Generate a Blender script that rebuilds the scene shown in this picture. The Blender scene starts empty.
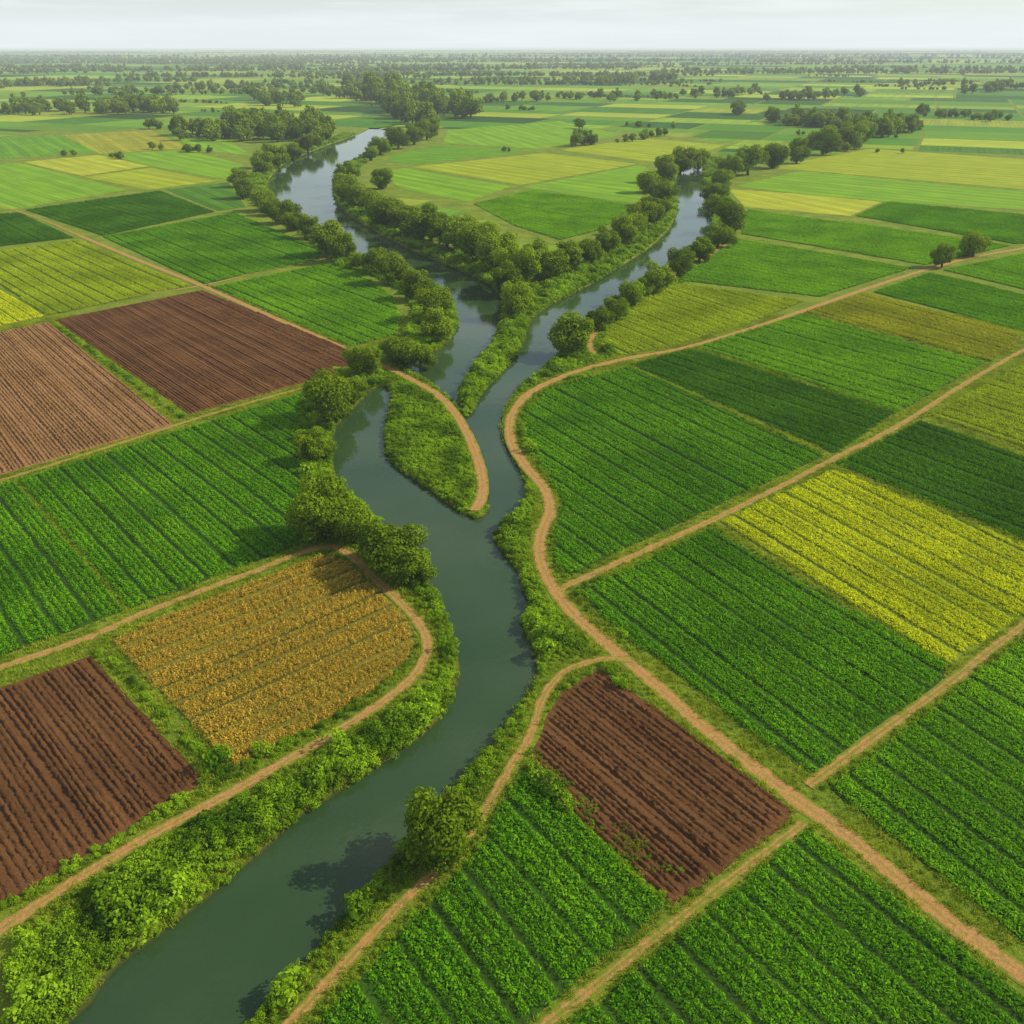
import bpy, math, random
import numpy as np
from mathutils import Vector
rng=np.random.default_rng(11); random.seed(5)
scene=bpy.context.scene
# ---------------------------------------------------------------- survey
H=70.0; F=900.0; TH=math.atan(467/900); ST,CT=math.sin(TH),math.cos(TH)
def P(u,v):
    """ground position of a point surveyed on the aerial photograph"""
    x=(u-512)/F; y=(512-v)/F
    t=H/(ST-y*CT)
    return (x*t,(CT+y*ST)*t)
def T(v): return H/(ST-(512-v)/F*CT)
def W(pts): return np.array([P(*p) for p in pts])
def catmull(p,n,closed=False):
    p=np.array(p,float); N=len(p); out=[]
    rngi=range(N) if closed else range(N-1)
    for i in rngi:
        if closed: a,b,c,d=p[(i-1)%N],p[i],p[(i+1)%N],p[(i+2)%N]
        else: a,b,c,d=p[max(i-1,0)],p[i],p[i+1],p[min(i+2,N-1)]
        for k in range(n):
            t=k/n
            out.append(0.5*((2*b)+(-a+c)*t+(2*a-5*b+4*c-d)*t*t+(-a+3*b-3*c+d)*t**3))
    if not closed: out.append(p[-1])
    return np.array(out)
def inpoly(pt,poly):
    x,y=pt[:,0],pt[:,1]; ins=np.zeros(len(pt),bool)
    lo=poly.min(0);hi=poly.max(0)
    m=(x>=lo[0])&(x<=hi[0])&(y>=lo[1])&(y<=hi[1])
    xi,yi=x[m],y[m]; r=np.zeros(len(xi),bool)
    for i in range(len(poly)):
        x1,y1=poly[i];x2,y2=poly[(i+1)%len(poly)]
        if y1==y2: continue
        c=((y1>yi)!=(y2>yi))
        r^=c&(xi<(x2-x1)*(yi-y1)/(y2-y1)+x1)
    ins[m]=r; return ins
def distline(pt,line,closed=False,maxd=1e9):
    d=np.full(len(pt),1e9)
    n=len(line) if closed else len(line)-1
    for i in range(n):
        a=line[i];b=line[(i+1)%len(line)]
        if maxd<1e8:
            lo=np.minimum(a,b)-maxd;hi=np.maximum(a,b)+maxd
            m=(pt[:,0]>lo[0])&(pt[:,0]<hi[0])&(pt[:,1]>lo[1])&(pt[:,1]<hi[1])
            idx=np.nonzero(m)[0]
            if len(idx)==0: continue
            q=pt[idx]
        else: idx=slice(None);q=pt
        ab=b-a;L=max((ab**2).sum(),1e-9)
        t=np.clip(((q-a)@ab)/L,0,1)
        dd=np.hypot(*(q-a-t[:,None]*ab).T)
        d[idx]=np.minimum(d[idx],dd)
    return d
def vnoise(x,y,s,seed=0):
    r=np.random.default_rng(seed);f=0
    for k in range(6):
        a=r.uniform(0,6.28);fr=s*r.uniform(.6,1.8);ph=r.uniform(0,6.28)
        f=f+np.sin((x*math.cos(a)+y*math.sin(a))*fr+ph+1.3*np.sin((x*math.sin(a)-y*math.cos(a))*fr*.7+ph*2))
    return f/6
# ---------------------------------------------------------------- mesh helpers
def quad_mesh(name,V,Q,mats=(),mi=None,tint=None,uv=None,smooth=False):
    V=np.asarray(V,np.float32);Q=np.asarray(Q,np.int32)
    me=bpy.data.meshes.new(name)
    me.vertices.add(len(V));me.vertices.foreach_set('co',V.ravel())
    me.loops.add(len(Q)*4);me.loops.foreach_set('vertex_index',Q.ravel())
    me.polygons.add(len(Q));me.polygons.foreach_set('loop_start',np.arange(len(Q),dtype=np.int32)*4)
    for m in mats: me.materials.append(m)
    if mi is not None: me.polygons.foreach_set('material_index',np.asarray(mi,np.int32))
    me.update(calc_edges=True)
    if tint is not None:
        a=me.attributes.new('tint','FLOAT','FACE');a.data.foreach_set('value',np.asarray(tint,np.float32))
    if uv is not None:
        l=me.uv_layers.new(name='rows');l.data.foreach_set('uv',np.asarray(uv,np.float32)[Q.ravel()].ravel())
    if smooth: me.polygons.foreach_set('use_smooth',np.ones(len(Q),bool))
    return me
def obj(name,me,parent=None):
    o=bpy.data.objects.new(name,me);scene.collection.objects.link(o)
    if parent: o.parent=parent
    return o
# ---------------------------------------------------------------- materials
def newmat(name):
    m=bpy.data.materials.new(name);m.use_nodes=True;nt=m.node_tree;nt.nodes.clear()
    return m,nt,nt.nodes,nt.links
def nd(nt,t,**k):
    n=nt.nodes.new(t)
    for a,b in k.items(): setattr(n,a,b)
    return n
def math_(nt,op,a,b=None,c=None,clamp=False):
    n=nt.nodes.new('ShaderNodeMath');n.operation=op;n.use_clamp=clamp
    for i,s in enumerate((a,b,c)):
        if s is None: continue
        if isinstance(s,(int,float)): n.inputs[i].default_value=s
        else: nt.links.new(s,n.inputs[i])
    return n.outputs[0]
def mix(nt,f,a,b):
    n=nt.nodes.new('ShaderNodeMix');n.data_type='RGBA'
    for s,i in ((f,0),(a,6),(b,7)):
        if isinstance(s,(int,float)): n.inputs[i].default_value=s
        elif isinstance(s,tuple): n.inputs[i].default_value=(*s,1)
        else: nt.links.new(s,n.inputs[i])
    return n.outputs[2]
def noise(nt,scale,detail=3,vec=None,rough=.55):
    n=nt.nodes.new('ShaderNodeTexNoise');n.inputs['Scale'].default_value=scale
    n.inputs['Detail'].default_value=detail;n.inputs['Roughness'].default_value=rough
    if vec is None:
        g=nt.nodes.new('ShaderNodeNewGeometry');vec=g.outputs['Position']
    nt.links.new(vec,n.inputs['Vector']);return n.outputs['Fac']
def ramp(nt,f,lo,hi):
    n=nt.nodes.new('ShaderNodeMapRange');n.inputs[1].default_value=lo;n.inputs[2].default_value=hi
    nt.links.new(f,n.inputs[0]);return n.outputs[0]
def out(nt,s):
    o=nt.nodes.new('ShaderNodeOutputMaterial');nt.links.new(s,o.inputs['Surface'])
def princ(nt,col,rough=.9,spec=.2,bump=None,bs=.3,bd=.1):
    p=nt.nodes.new('ShaderNodeBsdfPrincipled')
    if isinstance(col,tuple): p.inputs['Base Color'].default_value=(*col,1)
    else: nt.links.new(col,p.inputs['Base Color'])
    p.inputs['Roughness'].default_value=rough;p.inputs['Specular IOR Level'].default_value=spec
    if bump is not None:
        b=nt.nodes.new('ShaderNodeBump');b.inputs['Strength'].default_value=bs;b.inputs['Distance'].default_value=bd
        nt.links.new(bump,b.inputs['Height']);nt.links.new(b.outputs[0],p.inputs['Normal'])
    return p.outputs[0]
def leaf_mat(name,dark,light,trans=.3,patch=.05,pw=.5,rw=.25):
    m,nt,N,L=newmat(name)
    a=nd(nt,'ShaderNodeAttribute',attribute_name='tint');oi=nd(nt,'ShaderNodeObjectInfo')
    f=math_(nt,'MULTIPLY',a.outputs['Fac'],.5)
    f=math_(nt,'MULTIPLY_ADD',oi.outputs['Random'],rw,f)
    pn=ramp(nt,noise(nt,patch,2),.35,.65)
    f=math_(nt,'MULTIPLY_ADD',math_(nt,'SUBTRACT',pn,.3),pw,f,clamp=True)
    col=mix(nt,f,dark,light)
    p=nd(nt,'ShaderNodeBsdfDiffuse');L.new(col,p.inputs[0])
    t=nd(nt,'ShaderNodeBsdfTranslucent')
    tc=mix(nt,.5,col,tuple(min(1,c*1.5) for c in light));L.new(tc,t.inputs[0])
    mx=nd(nt,'ShaderNodeMixShader');mx.inputs[0].default_value=trans
    L.new(p.outputs[0],mx.inputs[1]);L.new(t.outputs[0],mx.inputs[2]);out(nt,mx.outputs[0]);return m
def sheet_mat(name,a,b,furrow,depth=.7,period=1.167,fine=3.0,broad=0):
    """field surface with crop rows; UV is in metres, V runs across the rows"""
    m,nt,N,L=newmat(name)
    uv=nd(nt,'ShaderNodeUVMap',uv_map='rows');sp=nd(nt,'ShaderNodeSeparateXYZ');L.new(uv.outputs[0],sp.inputs[0])
    n1=ramp(nt,noise(nt,fine,4),.35,.65);n2=ramp(nt,noise(nt,.06,3),.35,.65)
    f=math_(nt,'MULTIPLY_ADD',n2,.5,math_(nt,'MULTIPLY',n1,.5))
    col=mix(nt,f,a,b)
    ph=math_(nt,'MULTIPLY_ADD',noise(nt,.3,2),.4,sp.outputs[1])
    s=math_(nt,'SINE',math_(nt,'MULTIPLY',ph,2*math.pi/period))
    s2=math_(nt,'SINE',math_(nt,'MULTIPLY',ph,2*math.pi/(period*3)))
    st=ramp(nt,math_(nt,'ADD',s,math_(nt,'MULTIPLY',s2,1.2)),.3,1.6)
    col=mix(nt,math_(nt,'MULTIPLY',st,depth),col,furrow)
    if broad:
        cx=nd(nt,'ShaderNodeCombineXYZ');L.new(math_(nt,'MULTIPLY',sp.outputs[1],.16),cx.inputs[0]);L.new(math_(nt,'MULTIPLY',sp.outputs[0],.008),cx.inputs[1])
        n3=ramp(nt,noise(nt,1.0,4,cx.outputs[0],.7),.38,.62);col=mix(nt,math_(nt,'MULTIPLY',n3,broad),col,tuple(x*.75+y*.1 for x,y in zip(furrow,b)))
    out(nt,princ(nt,col,.9,.1,n1,.5,.1));return m
# greens
GD=((.026,.11,.002),(.13,.33,.007)); GM=((.042,.165,.002),(.23,.52,.008)); GB=((.07,.24,.003),(.33,.62,.012))
GY=((.18,.27,.006),(.54,.66,.020)); YL=((.36,.44,.005),(.86,.90,.015)); GO=((.30,.21,.02),(.80,.56,.08)); OL=((.18,.23,.007),(.52,.54,.025))
kinds={}
def kind(k,c,soil,name,far=None,pw=.5):
    far=far or c
    kinds[k]=dict(leaf=leaf_mat(k+'_leaves',c[0],c[1],pw=pw),soil=sheet_mat(k+'_soil',soil[0],soil[1],(.02,.028,.008),.5),
      far=sheet_mat(k+'_canopy',tuple(x*.48 for x in far[1]),tuple(x*.74 for x in far[1]),tuple(x*.35+y*.2 for x,y in zip(far[0],far[1])),.6,3.5,1.0,.55),name=name)
gs=((.022,.07,.004),(.05,.12,.008))
kind('dark_green_crop',GD,gs,'crop_field');kind('green_crop',GM,gs,'crop_field');kind('bright_green_crop',GB,gs,'crop_field')
kind('yellow_green_crop',GY,((.09,.13,.008),(.15,.18,.015)),'crop_field');kind('yellow_crop',YL,((.12,.18,.01),(.22,.27,.02)),'rapeseed_field',((.26,.32,.01),(.66,.74,.04)))
kind('golden_crop',GO,((.11,.12,.012),(.20,.18,.03)),'wheat_field',pw=.2);kind('olive_crop',OL,((.09,.11,.008),(.15,.16,.015)),'crop_field')
def soil_mat(name,a,b,weed=(.10,.11,.015),wt=.15):
    m,nt,N,L=newmat(name)
    uv=nd(nt,'ShaderNodeUVMap',uv_map='rows');sp=nd(nt,'ShaderNodeSeparateXYZ');L.new(uv.outputs[0],sp.inputs[0])
    cx=nd(nt,'ShaderNodeCombineXYZ');L.new(sp.outputs[1],cx.inputs[0]);L.new(math_(nt,'MULTIPLY',sp.outputs[0],.03),cx.inputs[1])
    st=ramp(nt,noise(nt,.7,4,cx.outputs[0],.7),.35,.65)
    n1=ramp(nt,noise(nt,5,6,rough=.8),.3,.7);n2=ramp(nt,noise(nt,.08,4),.35,.65)
    f=math_(nt,'MULTIPLY_ADD',n2,.25,math_(nt,'MULTIPLY_ADD',st,.4,math_(nt,'MULTIPLY',n1,.4)));col=mix(nt,f,a,b)
    w=math_(nt,'MULTIPLY',ramp(nt,noise(nt,.5,6,rough=.8),.56,.72),wt);col=mix(nt,w,col,weed)
    out(nt,princ(nt,col,.95,.1,n1,1,.2));return m
BR=soil_mat('ploughed_soil',(.065,.027,.008),(.34,.16,.058));BRL=soil_mat('dry_ploughed_soil',(.20,.10,.03),(.52,.29,.12))
def ground_material():
    m,nt,N,L=newmat('grass_ground')
    n1=ramp(nt,noise(nt,1.6,6,rough=.7),.35,.65);n2=ramp(nt,noise(nt,.12,4),.4,.62);n3=ramp(nt,noise(nt,.4,5,rough=.7),.55,.72)
    c=mix(nt,n1,(.055,.12,.008),(.20,.28,.018));c=mix(nt,math_(nt,'MULTIPLY',n2,.6),c,(.25,.30,.022))
    c=mix(nt,math_(nt,'MULTIPLY',n3,.45),c,(.36,.22,.06))
    g=nd(nt,'ShaderNodeNewGeometry');sp=nd(nt,'ShaderNodeSeparateXYZ');L.new(g.outputs['Position'],sp.inputs[0])
    wet=ramp(nt,sp.outputs[2],-.2,-.55);c=mix(nt,wet,c,(.05,.06,.02))
    out(nt,princ(nt,c,.95,.1,n1,.8,.15));return m
def track_mat(name,grassy):
    m,nt,N,L=newmat(name)
    n1=ramp(nt,noise(nt,3,6,rough=.75),.3,.7);n2=ramp(nt,noise(nt,.25,4),.35,.65)
    c=mix(nt,n1,(.27,.135,.04),(.56,.33,.125));c=mix(nt,math_(nt,'MULTIPLY',n2,.5),c,(.43,.22,.07))
    a=nd(nt,'ShaderNodeUVMap',uv_map='rows');sp=nd(nt,'ShaderNodeSeparateXYZ');L.new(a.outputs[0],sp.inputs[0])
    ab=math_(nt,'ABSOLUTE',sp.outputs[1])
    n3=noise(nt,.9,6,rough=.8)
    dn=math_(nt,'SUBTRACT',n3,.5)
    edge=ramp(nt,math_(nt,'MULTIPLY_ADD',dn,2.4,ab),.70-.25*grassy,.98-.25*grassy)
    ctr=math_(nt,'MULTIPLY',ramp(nt,math_(nt,'MULTIPLY_ADD',dn,-1.8,ab),.24+.15*grassy,.0),.5+.4*grassy)
    c=mix(nt,math_(nt,'MAXIMUM',edge,ctr),c,(.17,.21,.02))
    out(nt,princ(nt,c,.95,.1,n1,.6,.08));return m
def water_mat():
    m,nt,N,L=newmat('river_water')
    n2=ramp(nt,noise(nt,.03,3),.3,.7)
    c=mix(nt,n2,(.024,.058,.020),(.044,.085,.030))
    b=noise(nt,1.1,4);b2=noise(nt,.2,2);h=math_(nt,'MULTIPLY_ADD',b2,1.5,b)
    p=nd(nt,'ShaderNodeBsdfPrincipled');L.new(c,p.inputs['Base Color']);p.inputs['Roughness'].default_value=.04;p.inputs['IOR'].default_value=1.38
    bu=nd(nt,'ShaderNodeBump');bu.inputs['Strength'].default_value=.2;bu.inputs['Distance'].default_value=.05
    L.new(h,bu.inputs['Height']);L.new(bu.outputs[0],p.inputs['Normal']);out(nt,p.outputs[0]);return m
def bark():
    m,nt,N,L=newmat('bark');n=noise(nt,6,4);out(nt,princ(nt,mix(nt,n,(.05,.035,.02),(.16,.12,.08)),.9,.1,n,.5,.05));return m
BARK=bark();TREEL=leaf_mat('tree_leaves',(.026,.075,.003),(.30,.43,.015),.25,.02,.3,.3)
BUSHL=leaf_mat('bush_leaves',(.035,.11,.003),(.32,.51,.018),.3,.15,.9)
GRASSL=leaf_mat('grass_blades',(.10,.18,.006),(.42,.50,.03),.3,.2,.7)
# ---------------------------------------------------------------- prototypes
def leaves(C,Nn,size,r,asp=.6):
    n=len(C);rd=r.normal(size=(n,3));t=np.cross(Nn,rd);t/=np.linalg.norm(t,axis=1)[:,None]+1e-9
    b=np.cross(Nn,t);b/=np.linalg.norm(b,axis=1)[:,None]+1e-9
    s=(size*r.uniform(.6,1.35,n))[:,None]
    V=np.stack([C-t*s*.5,C+b*s*asp*.5+t*s*.05,C+t*s*.5,C-b*s*asp*.5+t*s*.05],1).reshape(-1,3)
    return V,np.arange(n*4).reshape(-1,4)
def tube(p0,p1,r0,r1,k=7):
    p0=np.array(p0,float);p1=np.array(p1,float);d=p1-p0;d/=np.linalg.norm(d)
    a=np.cross(d,[.3,.9,.1]);a/=np.linalg.norm(a);b=np.cross(d,a);V=[]
    for p,r in ((p0,r0),((p0+p1)/2+a*r0*.3,(r0+r1)/2),(p1,r1)):
        for i in range(k):
            t=2*math.pi*i/k;V.append(p+(a*math.cos(t)+b*math.sin(t))*r)
    Q=[(l*k+i,l*k+(i+1)%k,(l+1)*k+(i+1)%k,(l+1)*k+i) for l in range(2) for i in range(k)]
    return np.array(V),np.array(Q)
def tree_mesh(seed,nleaf,ls):
    r=np.random.default_rng(seed);Vs=[];Qs=[];mi=[];ti=[];off=0
    def add(V,Q,m,t):
        nonlocal off
        Vs.append(V);Qs.append(Q+off);off+=len(V);mi.extend([m]*len(Q));ti.extend(t)
    lean=r.normal(0,.25,2);top=np.array([lean[0],lean[1],2.8])
    v,q=tube((0,0,-.6),top,.34,.22);add(v,q,0,[.5]*len(q))
    lob=[];wid=r.uniform(.85,1.1);tall=r.uniform(.85,1.2);sk=r.normal(0,.5,2)
    nl=r.integers(16,27)
    for i in range(nl):
        ph=i*2.4+r.uniform(-.6,.6);cz=r.uniform(-.95,.95);h=math.sqrt(1-min(cz*cz,.9))
        k=r.uniform(.5,1.0)
        lob.append((np.array([3.0*wid*k*h*math.cos(ph)*r.uniform(.75,1.2)+sk[0]*cz,3.0*k*h*math.sin(ph)*r.uniform(.75,1.2)+sk[1]*cz,3.7*tall+2.9*tall*k*cz])+np.array([lean[0],lean[1],0]),r.uniform(.7,1.6)))
    lob.append((np.array([lean[0],lean[1],3.9*tall]),2.0))
    for c,rad in lob[:7]:
        v,q=tube(top*r.uniform(.55,1),c,.13,.04,5);add(v,q,0,[.5]*len(q))
    tot=sum(a[1]**2 for a in lob)
    for c,rad in lob:
        n=int(nleaf*rad*rad/tot);d=r.normal(size=(n,3));d/=np.linalg.norm(d,axis=1)[:,None]
        rr=rad*(1-.45*r.random(n)**2.2)*(1+.12*np.sin(d[:,0]*7+seed)*np.cos(d[:,1]*6))
        C=c+d*rr[:,None]*np.array([1,1,.85]);C+=r.normal(0,.13,(n,3))
        keep=C[:,2]>.1
        for c2,r2 in lob:
            if c2 is c: continue
            keep&=~((np.linalg.norm(C-c2,axis=1)<r2*.7)&(r.random(n)<.8))
        C=C[keep];d=d[keep];nn=d*.9+r.normal(0,.45,d.shape)+np.array([0,0,.25])
        v,q=leaves(C,nn,ls,r,.7);lt=r.uniform(-.25,.25)
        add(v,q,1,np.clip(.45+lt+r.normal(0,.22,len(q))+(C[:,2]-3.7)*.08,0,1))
    return quad_mesh('tree',np.concatenate(Vs),np.concatenate(Qs),(BARK,TREEL),mi,ti)
def bush_mesh(seed,n=330):
    r=np.random.default_rng(seed);Cs=[];Ns=[]
    for k in range(6):
        c=np.array([r.uniform(-.45,.45),r.uniform(-.45,.45),r.uniform(.15,.65)]);rad=r.uniform(.25,.5)
        d=r.normal(size=(n//6,3));d[:,2]=abs(d[:,2])-.2;d/=np.linalg.norm(d,axis=1)[:,None]
        Cs.append(c+d*rad*r.uniform(.7,1.1,(n//6,1)));Ns.append(d+r.normal(0,.5,d.shape))
    C=np.concatenate(Cs);C[:,2]=np.maximum(C[:,2],.02);v,q=leaves(C,np.concatenate(Ns),.19,r,.6)
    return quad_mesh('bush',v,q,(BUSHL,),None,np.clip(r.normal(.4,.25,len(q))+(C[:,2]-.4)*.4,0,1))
def plant_mesh(seed,mat,n=40,hh=.62,w=.47,ll=.26):
    r=np.random.default_rng(seed);a=r.uniform(0,6.28,n);rad=w*np.sqrt(r.random(n));z=hh*(.3+.7*r.random(n))*(1-.6*(rad/w)**2)
    C=np.stack([rad*np.cos(a),rad*np.sin(a),z],1);Nn=np.stack([np.cos(a)*.6,np.sin(a)*.6,np.ones(n)*.7],1)+r.normal(0,.38,(n,3))
    v,q=leaves(C,Nn,ll,r,.55)
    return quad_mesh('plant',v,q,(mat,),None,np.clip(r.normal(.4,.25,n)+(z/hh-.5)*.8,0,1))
def grass_mesh(seed,mat=None):
    r=np.random.default_rng(seed);n=26;V=[];Q=[]
    for i in range(n):
        a=r.uniform(0,6.28);p=np.array([r.normal(0,.22),r.normal(0,.22),0]);l=r.uniform(.2,.5);w=.035
        d=np.array([math.cos(a),math.sin(a),0]);s=np.array([-d[1],d[0],0]);t=p+d*l*.5+np.array([0,0,l])
        b=len(V);V+=[p-s*w,p+s*w,t+s*w*.5,t-s*w*.5];Q.append((b,b+1,b+2,b+3))
    return quad_mesh('grass',V,Q,(mat or GRASSL,),None,r.random(n))
def coll(name,meshes):
    c=bpy.data.collections.new(name)
    for i,m in enumerate(meshes): c.objects.link(bpy.data.objects.new(name+'_%d'%i,m))
    return c
def instancer(c):
    ng=bpy.data.node_groups.new('scatter_'+c.name,'GeometryNodeTree')
    ng.interface.new_socket('Geometry',in_out='INPUT',socket_type='NodeSocketGeometry')
    ng.interface.new_socket('Geometry',in_out='OUTPUT',socket_type='NodeSocketGeometry')
    gi=ng.nodes.new('NodeGroupInput');go=ng.nodes.new('NodeGroupOutput')
    ci=ng.nodes.new('GeometryNodeCollectionInfo');ci.inputs['Collection'].default_value=c
    ci.inputs['Separate Children'].default_value=True;ci.inputs['Reset Children'].default_value=True
    ip=ng.nodes.new('GeometryNodeInstanceOnPoints');ip.inputs['Pick Instance'].default_value=True
    def na(n,t):
        a=ng.nodes.new('GeometryNodeInputNamedAttribute');a.data_type=t;a.inputs['Name'].default_value=n;return a.outputs['Attribute']
    L=ng.links;L.new(gi.outputs[0],ip.inputs['Points']);L.new(ci.outputs[0],ip.inputs['Instance'])
    L.new(na('rot','FLOAT_VECTOR'),ip.inputs['Rotation']);L.new(na('scl','FLOAT_VECTOR'),ip.inputs['Scale']);L.new(na('idx','INT'),ip.inputs['Instance Index'])
    L.new(ip.outputs[0],go.inputs[0]);return ng
def scatter(name,pos,scl,ng,nproto,parent=None,tilt=.12):
    n=len(pos)
    if n==0: return None
    me=bpy.data.meshes.new(name);me.vertices.add(n);me.vertices.foreach_set('co',np.asarray(pos,np.float32).ravel())
    rot=np.stack([rng.normal(0,tilt,n),rng.normal(0,tilt,n),rng.uniform(0,6.283,n)],1).astype(np.float32)
    a=me.attributes.new('rot','FLOAT_VECTOR','POINT');a.data.foreach_set('vector',rot.ravel())
    s=np.asarray(scl,np.float32)
    if s.ndim==1: s=np.stack([s,s,s],1)
    a=me.attributes.new('scl','FLOAT_VECTOR','POINT');a.data.foreach_set('vector',s.ravel())
    a=me.attributes.new('idx','INT','POINT');a.data.foreach_set('value',rng.integers(0,nproto,n).astype(np.int32))
    o=obj(name,me,parent);md=o.modifiers.new('scatter','NODES');md.node_group=ng;return o
NT=8
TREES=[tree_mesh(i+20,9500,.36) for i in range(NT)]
FART=[tree_mesh(i+50,1500,.8) for i in range(5)]
for t in TREES: t.name='broadleaf_tree'
G_far=instancer(coll('far_tree',FART))
G_bush=instancer(coll('bush',[bush_mesh(i) for i in range(6)]))
G_grass=instancer(coll('grass_tuft',[grass_mesh(i) for i in range(4)]))
for k,d in kinds.items():
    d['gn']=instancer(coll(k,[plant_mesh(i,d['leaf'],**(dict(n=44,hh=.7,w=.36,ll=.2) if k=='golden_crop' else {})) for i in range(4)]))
# ---------------------------------------------------------------- river
RIV=[(-420,1500),(-150,1180),(62,1024),(107,972),(162,930),(213,891),(258,852),(298,816),(343,787),(382,762),(423,733),(449,704),(460,671),(455,640),(445,605),(428,578),(401,548),(369,510),(342,482),(330,452),(339,422),(360,400),(378,385),
(391,392),(384,430),(390,460),(425,486),(464,512),(480,515),(488,507),(487,480),(477,440),(455,402),(425,378),(402,364),
(425,357),(447,342),(458,322),(452,298),(430,282),(400,269),(372,264),(350,250),(312,223),(281,205),(267,188),(282,165),(317,149),(350,137),(368,129),(374,122),(389,122),(393,133),(374,150),(346,165),(332,184),(340,208),(370,228),(410,249),(450,266),(482,280),(499,294),(503,312),(491,342),(466,374),(458,396),(463,414),(473,410),(485,388),(509,364),(524,340),(531,320),(552,303),(583,288),(615,269),(647,249),(670,228),(678,206),(674,186),(682,168),(690,160),(702,160),(702,175),(706,196),(712,220),(701,241),(670,264),(638,283),(608,303),(584,322),(566,346),(549,362),(524,382),(507,400),(499,425),(507,450),(522,478),(522,502),(503,522),(494,538),(516,568),(527,600),(523,628),(534,652),(530,682),(509,714),(487,744),(461,774),(433,804),(403,840),(368,884),(333,924),(293,969),(244,1024),(120,1180),(-60,1500)]
rpx=catmull(RIV,3,True);RP=W(rpx)
def sdriver(pt,maxd=18.):
    d=distline(pt,RP,True,maxd);i=inpoly(pt,RP)
    return np.where(i,-np.minimum(d,maxd),np.minimum(d,maxd))
def bankh(sd): return np.where(sd>1.0,0,np.clip(-.6+.55*sd-.05,-1.8,0))
def axis(parts,grow,end):
    a=[parts[0][0]]
    for s,e,st in parts:
        while a[-1]<e: a.append(a[-1]+st)
    st=parts[-1][2]
    while a[-1]<end: st*=grow;a.append(a[-1]+st)
    return np.array(a)
xp=axis([(0,75,.8),(75,170,1.6)],1.35,45000);xs=np.concatenate([-xp[:0:-1],xp])
yp=axis([(-30,160,.8),(160,400,1.6),(400,880,3)],1.3,45000);ys=np.concatenate([[-3000,-600,-120,-50],yp])
X,Y=np.meshgrid(xs,ys);pt=np.stack([X.ravel(),Y.ravel()],1)
sd=sdriver(pt,12.)+.35*vnoise(pt[:,0],pt[:,1],.9,3)*(np.abs(pt[:,0])<200)
V=np.column_stack([pt,bankh(sd)]);nx=len(xs);ny=len(ys)
i,j=np.meshgrid(np.arange(nx-1),np.arange(ny-1));b=(j*nx+i).ravel()
Q=np.stack([b,b+1,b+nx+1,b+nx],1)
obj('ground',quad_mesh('ground',V,Q,(ground_material(),),smooth=True))
lo=RP.min(0)-10;hi=RP.max(0)+10
obj('river_water',quad_mesh('river_water',[(lo[0],lo[1],-.6),(hi[0],lo[1],-.6),(hi[0],hi[1],-.6),(lo[0],hi[1],-.6)],[(0,1,2,3)],(water_mat(),)))
# ---------------------------------------------------------------- tracks
TR=[([(1400,180),(1200,214),(1024,248),(975,257),(925,270),(860,291),(800,312),(740,332),(680,349),(620,360),(570,374),(530,393),(512,415),(511,440),(525,465),(545,490),(550,512),(541,535),(541,562),(556,592),(580,620),(612,648),(650,680),(700,724),(750,764),(800,802),(850,838),(900,880),(960,930),(1024,975),(1180,1090),(1400,1250)],2.1,.1),
([(558,590),(620,562),(700,526),(770,492),(830,461),(900,425),(960,387),(1024,350),(1200,255)],1.6,.6),
([(808,786),(870,740),(940,690),(1024,625),(1200,500)],1.5,1.05),
([(806,822),(740,872),(640,950),(540,1030),(420,1130)],1.3,1.3),
([(632,660),(600,660),(565,672),(543,698),(531,735),(510,768),(485,810),(440,868),(395,910),(340,970),(290,1024),(200,1120)],1.2,.6),
([(-300,770),(0,668),(80,641),(160,607),(240,577),(315,549),(345,552),(378,582),(408,610),(427,640),(420,668),(390,697),(340,730),(280,765),(220,799),(150,836),(80,878),(0,930),(-150,1025),(-300,1130)],1.5,.35),
([(80,236),(150,265),(200,285),(270,316),(330,342),(385,367),(410,379),(440,397),(464,428),(480,468),(482,495),(474,511)],2.0,0),
([(-250,388),(0,326),(100,302),(200,286),(260,272),(335,257)],1.4,.5),
([(-250,556),(0,481),(100,450),(190,421),(260,400),(330,381)],1.3,1.05),
([(594,354),(590,342),(604,322),(640,293),(690,266),(725,245)],1.6,.35),
([(80,236),(20,212),(-100,180)],1.3,.5)]
DIRTS={};TL=[]
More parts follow.
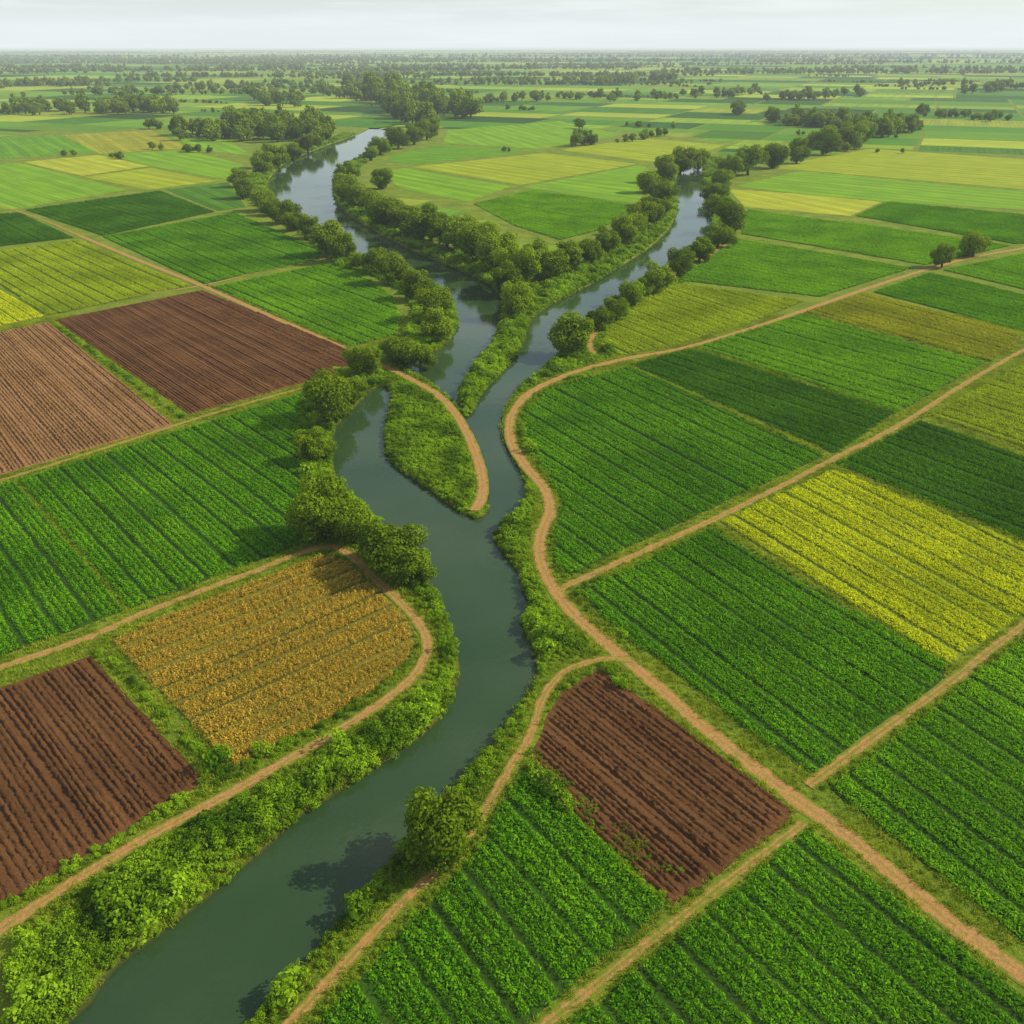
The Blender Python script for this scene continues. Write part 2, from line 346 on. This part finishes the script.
for k,(p,w,gr) in enumerate(TR):
    if gr not in DIRTS: DIRTS[gr]=track_mat('dirt_%d'%(gr*10),gr)
    c=W(catmull(p,10));L=[c[0]]
    for a,b_ in zip(c[:-1],c[1:]):
        n=max(1,int(np.hypot(*(b_-a))/.8));L+= [a+(b_-a)*t/n for t in range(1,n+1)]
    c=np.array(L);TL.append((c[::3],w))
    tg=np.gradient(c,axis=0);tg/=np.linalg.norm(tg,axis=1)[:,None]+1e-9;nm=np.stack([-tg[:,1],tg[:,0]],1)
    wl=w*.5*(1+.16*vnoise(c[:,0],c[:,1],1.1,k)+.1*vnoise(c[:,0],c[:,1],3,k+9));wr=w*.5*(1+.16*vnoise(c[:,0],c[:,1],1.1,k+30)+.1*vnoise(c[:,0],c[:,1],3,k+19))
    us=[-1.15,-.8,-.45,0,.45,.8,1.15];zs=[.0,.04,.0,.05,.0,.04,.0];V=[];uv=[];sc=np.concatenate([[0],np.cumsum(np.hypot(*np.diff(c,axis=0).T))])
    for u,zz in zip(us,zs):
        q=c+nm*((wl if u<0 else wr)*u)[:,None]
        V.append(np.column_stack([q,np.full(len(c),.03+k*.006+zz)]));uv.append(np.column_stack([sc,np.full(len(c),u)]))
    V=np.concatenate(V);uv=np.concatenate(uv);n=len(c)
    Q=np.concatenate([np.stack([np.arange(n-1)+a*n,np.arange(1,n)+a*n,np.arange(1,n)+(a+1)*n,np.arange(n-1)+(a+1)*n],1)[:,::-1] for a in range(6)])
    obj('dirt_track',quad_mesh('dirt_track',V,Q,(DIRTS[gr],),uv=uv,smooth=True))
# ---------------------------------------------------------------- fields
D='dark_green_crop';M='green_crop';B='bright_green_crop';YG='yellow_green_crop';YE='yellow_crop';GOL='golden_crop';O='olive_crop'
FD=[
('plough',[(-260,780),(0,688),(90,656),(207,781),(0,908),(-200,1028)],(90,656,204,780)),
(GOL,[(110,641),(325,556),(348,562),(383,594),(408,620),(416,643),(407,662),(378,687),(330,719),(234,768)],(112,640,325,557)),
(M,[(20,480),(308,392),(300,425),(300,455),(314,490),(308,542),(131,609)],(22,480,132,606)),
(M,[(-260,565),(14,482),(124,611),(0,657),(-260,747)],(22,480,132,606)),
('dry',[(-250,380),(0,332),(48,322),(174,425),(0,476),(-250,549)],(48,322,172,424)),
('plough',[(54,320),(202,290),(354,352),(350,371),(190,415)],(56,320,190,414)),
(B,[(215,287),(330,263),(362,274),(392,296),(402,320),(395,335),(352,347)],(215,287,352,347)),
(M,[(103,237),(235,213),(322,250),(316,261),(205,284)],(105,237,205,283)),
(YG,[(-10,253),(80,240),(189,286),(48,316),(-10,278)],(78,241,186,286)),
(YE,[(-12,283),(44,317),(-60,339),(-200,330)],(-12,284,42,316)),
(D,[(-120,222),(20,213),(74,238),(-120,260)],(20,213,72,237)),
(D,[(26,210),(160,191),(214,212),(103,236)],(28,210,103,235)),
(D,[(166,190),(228,182),(246,207),(218,211)],(168,190,218,211)),
(B,[(-60,168),(20,163),(127,190),(15,209),(-60,213)],(20,163,125,190)),
(YE,[(23,162),(98,155),(150,166),(82,176)],(98,155,148,166)),
(YG,[(84,177),(150,168),(217,181),(148,190)],(86,177,148,189)),
(B,[(103,154),(190,150),(244,165),(225,179),(155,167)],(105,154,155,166)),
(M,[(-60,140),(60,135),(97,152),(-60,163)],(60,135,95,152)),
(O,[(63,135),(150,130),(192,148),(100,154)],(150,130,190,147)),
(B,[(158,132),(230,141),(252,156),(200,150)],(160,132,200,149)),
(B,[(474,204),(535,190),(636,206),(600,230),(560,240),(515,226)],(535,191,634,207)),
(B,[(378,172),(405,168),(512,186),(468,202),(402,189)],(405,168,510,186)),
(YG,[(410,167),(545,153),(638,164),(520,185)],(412,167,520,185)),
(B,[(523,187),(640,165),(655,172),(647,188),(636,204)],(525,188,636,203)),
(M,[(393,155),(440,145),(537,151),(410,165),(386,160)],(440,146,535,151)),
(B,[(448,130),(560,121),(622,135),(540,149),(443,143)],(560,122,620,135)),
(YG,[(560,150),(640,138),(725,145),(700,154),(650,162)],(560,150,650,162)),
(B,[(742,234),(748,210),(880,227),(1010,246),(925,265)],(748,211,1008,246)),
(B,[(704,262),(738,239),(912,268),(820,297),(676,280)],(738,240,910,268)),
(YG,[(600,348),(608,327),(647,295),(670,283),(805,301),(738,328),(680,344),(622,356)],(647,295,738,327)),
(YE,[(728,189),(800,194),(882,202),(850,216),(745,207)],(728,190,850,215)),
(M,[(856,216),(888,202),(1024,215),(1150,226),(1150,240),(1015,244)],(858,216,1015,243)),
(B,[(736,186),(800,171),(950,185),(1100,198),(1100,214),(890,202),(790,193)],(800,172,1100,198)),
(YG,[(763,168),(870,149),(1100,164),(1100,196),(950,183),(800,170)],(870,150,1100,165)),
(M,[(523,414),(549,390),(628,367),(825,456),(730,500),(570,576),(553,562),(555,530),(563,503),(547,475),(525,440)],(628,369,822,456)),
(D,[(631,365),(690,349),(896,413),(835,454)],(690,350,893,413)),
(B,[(698,347),(800,315),(986,362),(900,412)],(800,316,983,362)),
(O,[(806,312),(866,293),(1022,335),(1014,349),(988,361)],(866,294,1022,335)),
(M,[(874,292),(930,273),(1065,304),(1030,333)],(930,274,1065,304)),
(B,[(943,270),(1030,253),(1200,222),(1180,255),(1072,301)],(943,270,1072,301)),
(M,[(580,592),(712,529),(947,669),(940,682),(815,775),(798,766),(722,708),(606,622)],(712,530,943,668)),
(YE,[(721,522),(833,471),(1150,596),(1024,614),(952,665)],(724,522,950,663)),
(D,[(837,464),(922,421),(1200,520),(1200,600),(1150,590)],(840,464,1150,588)),
(YG,[(929,416),(1024,364),(1250,242),(1300,330),(1200,508)],(932,416,1200,505)),
(B,[(830,788),(1024,640),(1220,518),(1220,1080),(1024,942)],(834,788,1024,940)),
('plough',[(546,718),(562,692),(600,669),(792,811),(786,825),(672,906),(536,775),(534,748)],(600,670,788,810)),
(M,[(525,772),(665,907),(530,1022),(400,1122),(240,1120),(330,1010),(408,925),(480,852),(501,805)],(527,772,663,906)),
(M,[(555,1037),(808,830),(1012,988),(1200,1130),(430,1130)],(808,832,1010,988)),
]
def rows_of(poly,d,fn):
    d=d/np.linalg.norm(d);n=np.array([-d[1],d[0]]);A=poly@d;Bc=poly@n;lo,hi=Bc.min(),Bc.max();res=[];k=0
    while True:
        y=lo+.4+fn(k)
        if y>hi: break
        xc=[]
        for i in range(len(poly)):
            j=(i+1)%len(poly)
            if (Bc[i]>y)!=(Bc[j]>y): xc.append(A[i]+(A[j]-A[i])*(y-Bc[i])/(Bc[j]-Bc[i]))
        xc.sort()
        for a,b in zip(xc[::2],xc[1::2]):
            if b-a>1.2: res.append((a+.3,b-.3,y,k))
        k+=1
    return d,n,res
POLYS=[];count=0
def field_sheet(name,poly,d,mat,z):
    n=np.array([-d[1],d[0]]);pp=[]
    for i in range(len(poly)):
        a=poly[i];b=poly[(i+1)%len(poly)];L=np.hypot(*(b-a));m=max(1,min(60,int(L/2)))
        e=(b-a)/L;en=np.array([-e[1],e[0]])
        for t in range(m): pp.append(a+(b-a)*t/m+(en*rng.normal(0,.13) if t else 0))
    pp=np.array(pp)
    me=bpy.data.meshes.new(name);me.from_pydata([(p[0],p[1],z) for p in pp],[],[list(range(len(pp)))]);me.materials.append(mat)
    l=me.uv_layers.new(name='rows');Bc=poly@n
    for lp in me.loops:
        p=pp[lp.vertex_index];l.data[lp.index].uv=(p@d,p@n-Bc.min())
    if me.polygons[0].normal.z<0: me.flip_normals()
    return obj(name,me)
for k,(kd,px,rd) in enumerate(FD):
    poly=W(px);POLYS.append(poly);a=np.array(P(rd[0],rd[1]));b=np.array(P(rd[2],rd[3]));d=(b-a)/np.linalg.norm(b-a)
    near=poly[:,1].min()<430
    zz=.05+.002*(k%5)
    if kd in('plough','dry'):
        mat=BR if kd=='plough' else BRL
        o=field_sheet('ploughed_field',poly,d,mat,zz)
        gaps=np.cumsum(np.abs(rng.normal(0,.10,400))+(np.arange(400)%5==3)*.3)
        d,n,rows=rows_of(poly,d,lambda k:k*.60+gaps[k])
        Vs=[];Qs=[];uvs=[];off=0;pr=[(-.31,-.02),(-.15,.16),(.02,.22),(.16,.14),(.31,-.02)]
        for x0,x1,y,kk in rows:
            m=max(2,int((x1-x0)/.25));t=np.linspace(x0,x1,m);wig=.08*np.sin(t*.15+kk)+rng.normal(0,.035,m)
            taper=np.clip(np.minimum(t-x0,x1-t)/.8,0.05,1);amp=rng.uniform(.55,1.35)
            for u,h in pr:
                off_y=y+u+wig+rng.normal(0,.05,m);hh=zz+(h*amp*(1+rng.normal(0,.4,m)))*taper
                q=t[:,None]*d+off_y[:,None]*n;Vs.append(np.column_stack([q,hh]));uvs.append(np.column_stack([t,off_y]))
            for a_ in range(4):
                i0=np.arange(m-1)+a_*m+off;Qs.append(np.stack([i0,i0+1,i0+1+m,i0+m],1))
            off+=5*m
        obj('furrows',quad_mesh('furrows',np.concatenate(Vs),np.concatenate(Qs),(mat,),uv=np.concatenate(uvs)),o)
    else:
        K=kinds[kd]
        o=field_sheet(K['name'],poly,d,K['soil'] if near else K['far'],zz)
        if near:
            gaps=np.cumsum(np.abs(rng.normal(0,.04,900))+(np.arange(900)%4==3)*rng.uniform(.4,.8,900))
            sp_=.80 if kd==GOL else .92
            d,n,rows=rows_of(poly,d,lambda k:k*sp_+gaps[k])
            st=.38 if kd==GOL else .6;ps=[];sc=[]
            for x0,x1,y,kk in rows:
                t=np.arange(x0,x1,st);m=len(t)
                if m==0: continue
                t=t+rng.normal(0,.1,m);yy=y+rng.normal(0,.05,m)+.08*np.sin(t*.12)
                ps.append(t[:,None]*d+yy[:,None]*n);sc.append(rng.uniform(.8,1.2,m)*(1+.12*math.sin(kk*2.1)))
            p=np.concatenate(ps);s=np.concatenate(sc)
            s=s*(1+.15*vnoise(p[:,0],p[:,1],.25,k))
            vis=(p[:,1]>15)&(np.abs(p[:,0])<.62*p[:,1]+45);p=p[vis];s=s[vis];count+=len(p)
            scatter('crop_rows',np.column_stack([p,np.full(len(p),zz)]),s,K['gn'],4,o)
print('plants',count)
# distant patchwork ---------------------------------------------------
ang=math.radians(-24);ca,sa=math.cos(ang),math.sin(ang)
def toW(a,b): return np.array([a*ca-b*sa,a*sa+b*ca])
pal=[(.05,.16,.008)]*2+[(.10,.26,.010)]*4+[(.18,.35,.014)]*5+[(.29,.42,.018)]*5+[(.42,.48,.03)]*3+[(.03,.10,.006)]*1
quads=[];hedges=[]
def bsp(a0,b0,a1,b1,depth):
    c=toW((a0+a1)/2,(b0+b1)/2);dist=max(np.hypot(*c)-0.5*np.hypot(a1-a0,b1-b0),60)
    if c[1]+ (np.hypot(a1-a0,b1-b0))*.5<0: return
    if abs(c[0])-np.hypot(a1-a0,b1-b0)*.5>.75*max(c[1],0)+200: return
    tgt=36+.045*dist;wa,wb=a1-a0,b1-b0
    if max(wa,wb*1.5)>tgt*2 :
        f=random.uniform(.38,.62)
        if wa>wb*1.6*random.uniform(.8,1.2): m=a0+wa*f;bsp(a0,b0,m,b1,depth+1);bsp(m,b0,a1,b1,depth+1)
        else: m=b0+wb*f;bsp(a0,b0,a1,m,depth+1);bsp(a0,m,a1,b1,depth+1)
        return
    g=.8+.001*dist
    quads.append((np.array([toW(a0+g,b0+g),toW(a1-g,b0+g),toW(a1-g,b1-g),toW(a0+g,b1-g)]),random.choice([0,1])))
    if dist>450 and random.random()<.10: hedges.append((toW(a0,b1),toW(a1,b1),dist))
    if dist>450 and random.random()<.02: hedges.append((toW(a1,b0),toW(a1,b1),dist))
bsp(-9000,-6000,9000,12000,0)
V=[];Q=[];col=[];uvs=[]
u_,v_=np.meshgrid(np.linspace(0,1,7),np.linspace(0,1,7));u_=u_.ravel()[:,None];v_=v_.ravel()[:,None]
nq=0
allseg=[t for t,_ in TL]
def try_quad(q,o_,depth):
    global nq
    s=(q[0]*(1-u_)+q[1]*u_)*(1-v_)+(q[3]*(1-u_)+q[2]*u_)*v_
    if s[:,1].min()<900:
        bad=(sdriver(s,30.)<8).any()
        if not bad:
            hit=np.zeros(len(s),bool)
            for p in POLYS: hit|=inpoly(s,p)
            bad=hit.mean()>.02
        if not bad: bad=any((distline(s,t[::4],False,20.)<6).any() for t in allseg)
        if bad:
            if depth<1 and s[:,1].min()>120:
                m0,m1,m2,m3=(q[0]+q[1])/2,(q[1]+q[2])/2,(q[2]+q[3])/2,(q[3]+q[0])/2;c=q.mean(0)
                for qq in ([q[0],m0,c,m3],[m0,q[1],m1,c],[c,m1,q[2],m2],[m3,c,m2,q[3]]):
                    qq=np.array(qq);cc=qq.mean(0);try_quad(cc+(qq-cc)*.96,o_,depth+1)
            return
    V.extend([(p[0],p[1],.03+.00001*p[1]) for p in q]);Q.append((nq,nq+1,nq+2,nq+3));nq+=4
    col.append(np.array(random.choice(pal))*random.uniform(.8,1.15))
    e=q[1]-q[0];f=q[3]-q[0];a,b=np.hypot(*e),np.hypot(*f)
    uvs.extend([(0,0),(a,0),(a,b),(0,b)] if o_ else [(0,0),(0,a),(b,a),(b,0)])
for q,o_ in quads: try_quad(q,o_,0)
m,nt,N,L=newmat('distant_crops')
at=nd(nt,'ShaderNodeAttribute',attribute_name='crop_colour');n1=ramp(nt,noise(nt,.05,5,rough=.7),.3,.7)
uvn=nd(nt,'ShaderNodeUVMap',uv_map='rows');sp=nd(nt,'ShaderNodeSeparateXYZ');L.new(uvn.outputs[0],sp.inputs[0])
cx=nd(nt,'ShaderNodeCombineXYZ');L.new(math_(nt,'MULTIPLY',sp.outputs[1],.12),cx.inputs[0]);L.new(math_(nt,'MULTIPLY',sp.outputs[0],.006),cx.inputs[1])
va=nd(nt,'ShaderNodeVectorMath',operation='ADD');L.new(cx.outputs[0],va.inputs[0]);L.new(at.outputs['Color'],va.inputs[1])
n3=ramp(nt,noise(nt,1.0,4,va.outputs[0],.7),.36,.64)
s1=ramp(nt,math_(nt,'SINE',math_(nt,'MULTIPLY',sp.outputs[1],2*math.pi/4)),-1,1)
dk=nd(nt,'ShaderNodeVectorMath',operation='MULTIPLY');L.new(at.outputs['Color'],dk.inputs[0]);dk.inputs[1].default_value=(.35,.5,.4)
f=math_(nt,'MULTIPLY_ADD',n1,.25,math_(nt,'MULTIPLY_ADD',s1,.2,math_(nt,'MULTIPLY',n3,.5)))
c=mix(nt,f,at.outputs['Color'],dk.outputs[0]);out(nt,princ(nt,c,.9,.1))
me=quad_mesh('distant_fields',V,Q,(m,),uv=np.array(uvs))
a=me.attributes.new('crop_colour','FLOAT_COLOR','FACE');a.data.foreach_set('color',np.column_stack([np.array(col),np.ones(len(col))]).astype(np.float32).ravel())
obj('distant_fields',me)
# ---------------------------------------------------------------- bank and verge planting
def infields(p):
    r=np.zeros(len(p),bool)
    for q in POLYS: r|=inpoly(p,q)
    return r
def clear_tracks(p,extra):
    r=np.ones(len(p),bool)
    for t,w in TL: r&=distline(p,t,False,6.)>w*.5+extra
    return r
def cand(y0,y1,st,k=.6,mg=12):
    g=[]
    for y in np.arange(y0,y1,st):
        h=k*y+mg;x=np.arange(-h,h,st);g.append(np.stack([x,np.full(len(x),y)],1))
    g=np.concatenate(g);return g+rng.uniform(-.5,.5,g.shape)*st
def bankz(sd): return np.maximum(bankh(sd),-.6)
p=cand(20,330,.8);sd=sdriver(p,16.);m=(sd>.15)&(sd<13);p=p[m];sd=sd[m]
m=~infields(p)&clear_tracks(p,.5);p=p[m];sd=sd[m]
nz=vnoise(p[:,0],p[:,1],.35,5)
tclear=np.full(len(p),9.)
for t,w in TL: tclear=np.minimum(tclear,distline(p,t,False,9.)-w*.5)
pen=W([(380,375),(380,430),(388,470),(470,520),(492,505),(470,410),(420,370)]);ip_=inpoly(p,pen)
s=rng.uniform(.5,1.15,len(p))*(1+.6*nz)*np.clip(.3+tclear*.3,.35,1.3)*np.clip(.55+sd*.35,.5,1)
big=(rng.random(len(p))<.06)&(tclear>1.6)&(sd>1);s=np.where(big,rng.uniform(1.3,2.6,len(p)),s)
s=np.where(ip_,rng.uniform(.5,1.0,len(p)),s)
scatter('riverbank_bushes',np.column_stack([p,bankz(sd)-.05]),s,G_bush,6);print('bush',len(p))
p=cand(300,860,2.2);sd=sdriver(p,16.);m=(sd>.9)&(sd<11);p=p[m];sd=sd[m];m=~infields(p)&clear_tracks(p,1.5);p=p[m];sd=sd[m]
scatter('riverbank_bushes',np.column_stack([p,bankz(sd)-.1]),rng.uniform(1.3,2.8,len(p)),G_bush,6)
# low hedges on field boundaries
hp=[];hs=[]
for u0,v0,u1,v1,sc in [(99,648,222,776,.75),(52,322,182,419,.8),(18,484,126,608,.4),(708,524,948,667,.45),(830,461,1150,592,.45),(627,366,828,457,.5),(694,348,898,412,.5),(802,314,990,361,.6),(527,772,668,908,.5),(0,910,200,792,.6),(204,284,352,348,.5),(812,826,672,912,.5),(826,790,1024,636,.5)]:
    a=np.array(P(u0,v0));b=np.array(P(u1,v1));L=np.hypot(*(b-a));n=int(L/.5)
    t=rng.random(n)[:,None];q=a+(b-a)*t+rng.normal(0,.28,(n,2));hp.append(q);hs.append(rng.uniform(.5,1.2,n)*sc)
hp=np.concatenate(hp);hs=np.concatenate(hs);m=clear_tracks(hp,.2);hp=hp[m];hs=hs[m]
scatter('field_margin_weeds',np.column_stack([hp,np.zeros(len(hp))]),hs,G_bush,6)
wp=W([(535,748),(575,785),(700,885),(672,905),(538,775)]);q=cand(60,110,.3);q=q[inpoly(q,wp)];q=q[rng.random(len(q))<.6*(.6+vnoise(q[:,0],q[:,1],.8,4))]
scatter('field_margin_weeds',np.column_stack([q,np.full(len(q),.10)]),rng.uniform(.10,.30,len(q)),G_bush,6)
p=cand(20,260,.55);m=~infields(p);p=p[m];sd=sdriver(p,4.);m=(sd>.2);p=p[m];sd=sd[m];m=clear_tracks(p,-.1);p=p[m];sd=sd[m]
m=rng.random(len(p))<np.clip(.7+.5*vnoise(p[:,0],p[:,1],.5,8),.15,1);p=p[m];sd=sd[m]
scatter('grass_verge',np.column_stack([p,bankz(sd)]),rng.uniform(.5,1.1,len(p)),G_grass,4);print('grass',len(p))
# ---------------------------------------------------------------- trees (crown centre and width as surveyed)
TRL=[(440,832,78),(325,508,70),(352,518,54),(312,522,42),(395,552,62),(412,562,40),(376,542,44),(325,400,48),(340,392,38),(318,445,36),(352,390,30),(367,362,36),(402,345,46),(420,352,30),(437,325,40),(430,303,40),(418,284,36),(395,268,38),(378,262,26),
(330,238,40),(344,248,28),(310,227,27),(285,212,27),(261,199,28),(247,187,26),(240,177,24),(296,220,22),(272,206,22),
(347,172,26),(345,183,26),(353,192,26),(362,196,30),(374,203,32),(388,209,36),(402,215,34),(416,220,36),(432,225,38),(446,230,38),(462,236,40),(478,244,40),(497,253,44),(521,266,50),(509,280,34),(519,300,34),(546,263,36),(535,258,32),(568,258,38),(556,258,32),(590,250,34),(606,240,31),(622,232,33),(641,217,34),(632,225,28),(655,205,32),(650,213,27),(660,192,28),(648,180,26),(664,170,26),(680,158,28),(698,158,24),(382,178,22),
(573,334,44),(598,317,28),(612,308,24),(632,292,28),(644,286,22),(656,278,30),(676,264,30),(699,248,31),(717,234,29),(725,217,30),(717,203,28),(713,190,26),(722,178,24),(730,166,26),(748,160,30),(772,154,33),(796,151,28),(822,142,30),(848,136,28),(862,130,26),
(942,256,24),(973,243,30),(361,262,17),
(262,162,26),(277,156,24),(293,149,22),(308,142,22),(380,146,20),(372,153,16),(398,138,25),(414,134,25),(427,130,22)]
k=0
for u,v,w in TRL:
    w*=random.uniform(.92,1.12)
    t=T(v+w*.3);ww=w*t/F
    el=math.asin(min(1,H/t)) 
    hgt=ww*.95;vb=v+.48*hgt*math.cos(el)*F/t
    x,y=P(u,vb);s=ww/7.2
    pz=float(bankz(sdriver(np.array([[x,y]]),5.))[0])
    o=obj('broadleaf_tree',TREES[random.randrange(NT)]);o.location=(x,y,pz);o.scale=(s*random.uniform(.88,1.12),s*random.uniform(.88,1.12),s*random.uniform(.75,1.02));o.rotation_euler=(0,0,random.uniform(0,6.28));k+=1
# distant tree masses
ps=[];ss=[]
def mass(u0,v0,u1,v1,n,w,spread=3):
    for i in range(n):
        f=random.random();u=u0+(u1-u0)*f+random.uniform(-3,3);v=v0+(v1-v0)*f+random.uniform(-spread,spread)
        if v<51: continue
        x,y=P(u,v+w*.35);ps.append((x,y,0));ss.append(w*random.uniform(.6,1.2)*T(v+w*.35)/F/7.2)
for a in [(178,130,345,134,55,19,4),(225,118,320,124,22,20,4),(370,92,470,108,50,20,5),(385,104,440,122,22,20,5),(345,84,400,88,16,13,3),(5,108,175,106,55,14,3),(310,92,370,96,16,12,3),(255,98,300,100,16,13,3),
 (770,118,920,126,55,14,3),(850,130,900,128,18,17,3),(800,145,860,138,18,14,3),(570,140,598,140,8,13,2),(605,142,670,132,14,8,1),(735,110,745,112,4,12,1),(480,100,600,95,34,8,1),(600,98,760,92,34,8,2),(560,82,680,78,50,8,2),(760,98,860,92,26,9,2),(920,112,1010,118,22,9,2),(150,125,160,126,2,13,1),(575,124,582,124,2,12,1),(960,90,1010,86,12,9,2),(120,90,250,86,36,7,1),(0,85,90,82,30,8,1),
 (0,72,300,68,110,5,1.2),(350,70,620,66,110,5,1.2),(650,72,1024,70,110,5,1.2),(100,62,500,60,170,3.5,1),(500,60,1024,62,220,3.5,1),(0,57,1024,56,320,3,1)]: mass(*a)
for a,b,dist in hedges:
    L=np.hypot(*(b-a));n=int(L/random.uniform(4,7))
    f0=random.uniform(0,.3);f1=random.uniform(.6,1)
    for i in range(int(n*(f1-f0))):
        f=random.uniform(f0,f1);q=a+(b-a)*f+rng.normal(0,1.5,2)
        ps.append((q[0],q[1],0));ss.append(random.uniform(.4,.95))
for i in range(120):
    y=1500*math.exp(random.random()**.7*2.2);x=random.uniform(-.68,.68)*y;L=random.uniform(.08,.35)*y;th=random.gauss(0,.12)
    for j in range(int(L/8)+2):
        f=random.uniform(-.5,.5)*L;ps.append((x+f*math.cos(th)+random.gauss(0,6),y+f*math.sin(th)+random.gauss(0,.004*y),0));ss.append(random.uniform(.8,1.8))
ps=np.array(ps);ss=np.array(ss);m=(sdriver(ps[:,:2],5.)>2);m&=~((ps[:,1]<700)&infields(ps[:,:2]))
scatter('distant_trees',ps[m],ss[m],G_far,5,tilt=.03);print('far trees',m.sum())
# ---------------------------------------------------------------- haze layer: absorbing air over the plain, with emission standing in for scattered skylight
me=bpy.data.meshes.new('emissive_haze');s=30000;zt=600;vs=[(x,y,z) for z in(-5,zt) for y in(-2000,30000) for x in(-s,s)]
me.from_pydata(vs,[],[(0,2,3,1),(4,5,7,6),(0,1,5,4),(2,6,7,3),(0,4,6,2),(1,3,7,5)])
m,nt,N,L=newmat('emissive_haze');DEN=7.5e-5
va=nd(nt,'ShaderNodeVolumeAbsorption');va.inputs['Color'].default_value=(0,0,0,1);va.inputs['Density'].default_value=DEN
ve=nd(nt,'ShaderNodeEmission');ve.inputs['Color'].default_value=(.84,.93,.95,1);ve.inputs['Strength'].default_value=DEN
ad=nd(nt,'ShaderNodeAddShader');L.new(va.outputs[0],ad.inputs[0]);L.new(ve.outputs[0],ad.inputs[1])
oo=nt.nodes.new('ShaderNodeOutputMaterial');L.new(ad.outputs[0],oo.inputs['Volume']);me.materials.append(m);obj('emissive_haze',me)
# ---------------------------------------------------------------- light
AZ=math.radians(80);EL=math.radians(36)
w=bpy.data.worlds.new('World');scene.world=w;w.use_nodes=True;nt=w.node_tree;nt.nodes.clear()
sk=nt.nodes.new('ShaderNodeTexSky');sk.sky_type='NISHITA';sk.sun_disc=False;sk.sun_elevation=EL;sk.sun_rotation=AZ;sk.air_density=1.0;sk.dust_density=1.0
tc=nt.nodes.new('ShaderNodeTexCoord');mp=nt.nodes.new('ShaderNodeMapping');mp.inputs['Scale'].default_value=(3,3,38);nt.links.new(tc.outputs['Generated'],mp.inputs[0])
cn=ramp(nt,noise(nt,1.6,6,mp.outputs[0],.6),.44,.70)
cc=mix(nt,math_(nt,'MULTIPLY',cn,.65),sk.outputs[0],(9.5,9.5,9.3))
bg=nt.nodes.new('ShaderNodeBackground');bg.inputs['Strength'].default_value=.12
wo=nt.nodes.new('ShaderNodeOutputWorld');nt.links.new(cc,bg.inputs[0]);nt.links.new(bg.outputs[0],wo.inputs[0])
sl=bpy.data.lights.new('sun','SUN');sl.energy=5.0;sl.angle=math.radians(.5);sl.color=(1,.89,.68)
so=bpy.data.objects.new('sun',sl);scene.collection.objects.link(so)
dv=Vector((math.sin(AZ)*math.cos(EL),math.cos(AZ)*math.cos(EL),math.sin(EL)));so.rotation_euler=dv.to_track_quat('Z','Y').to_euler();so.location=(0,0,120)
cam=bpy.data.cameras.new('camera');co=bpy.data.objects.new('camera',cam);scene.collection.objects.link(co)
co.location=(0,0,H);co.rotation_euler=(math.pi/2-TH,0,0);cam.sensor_width=36;cam.lens=36*F/1024;cam.clip_start=.5;cam.clip_end=100000;scene.camera=co
scene.view_settings.view_transform='Standard';scene.view_settings.look='None';scene.view_settings.exposure=0
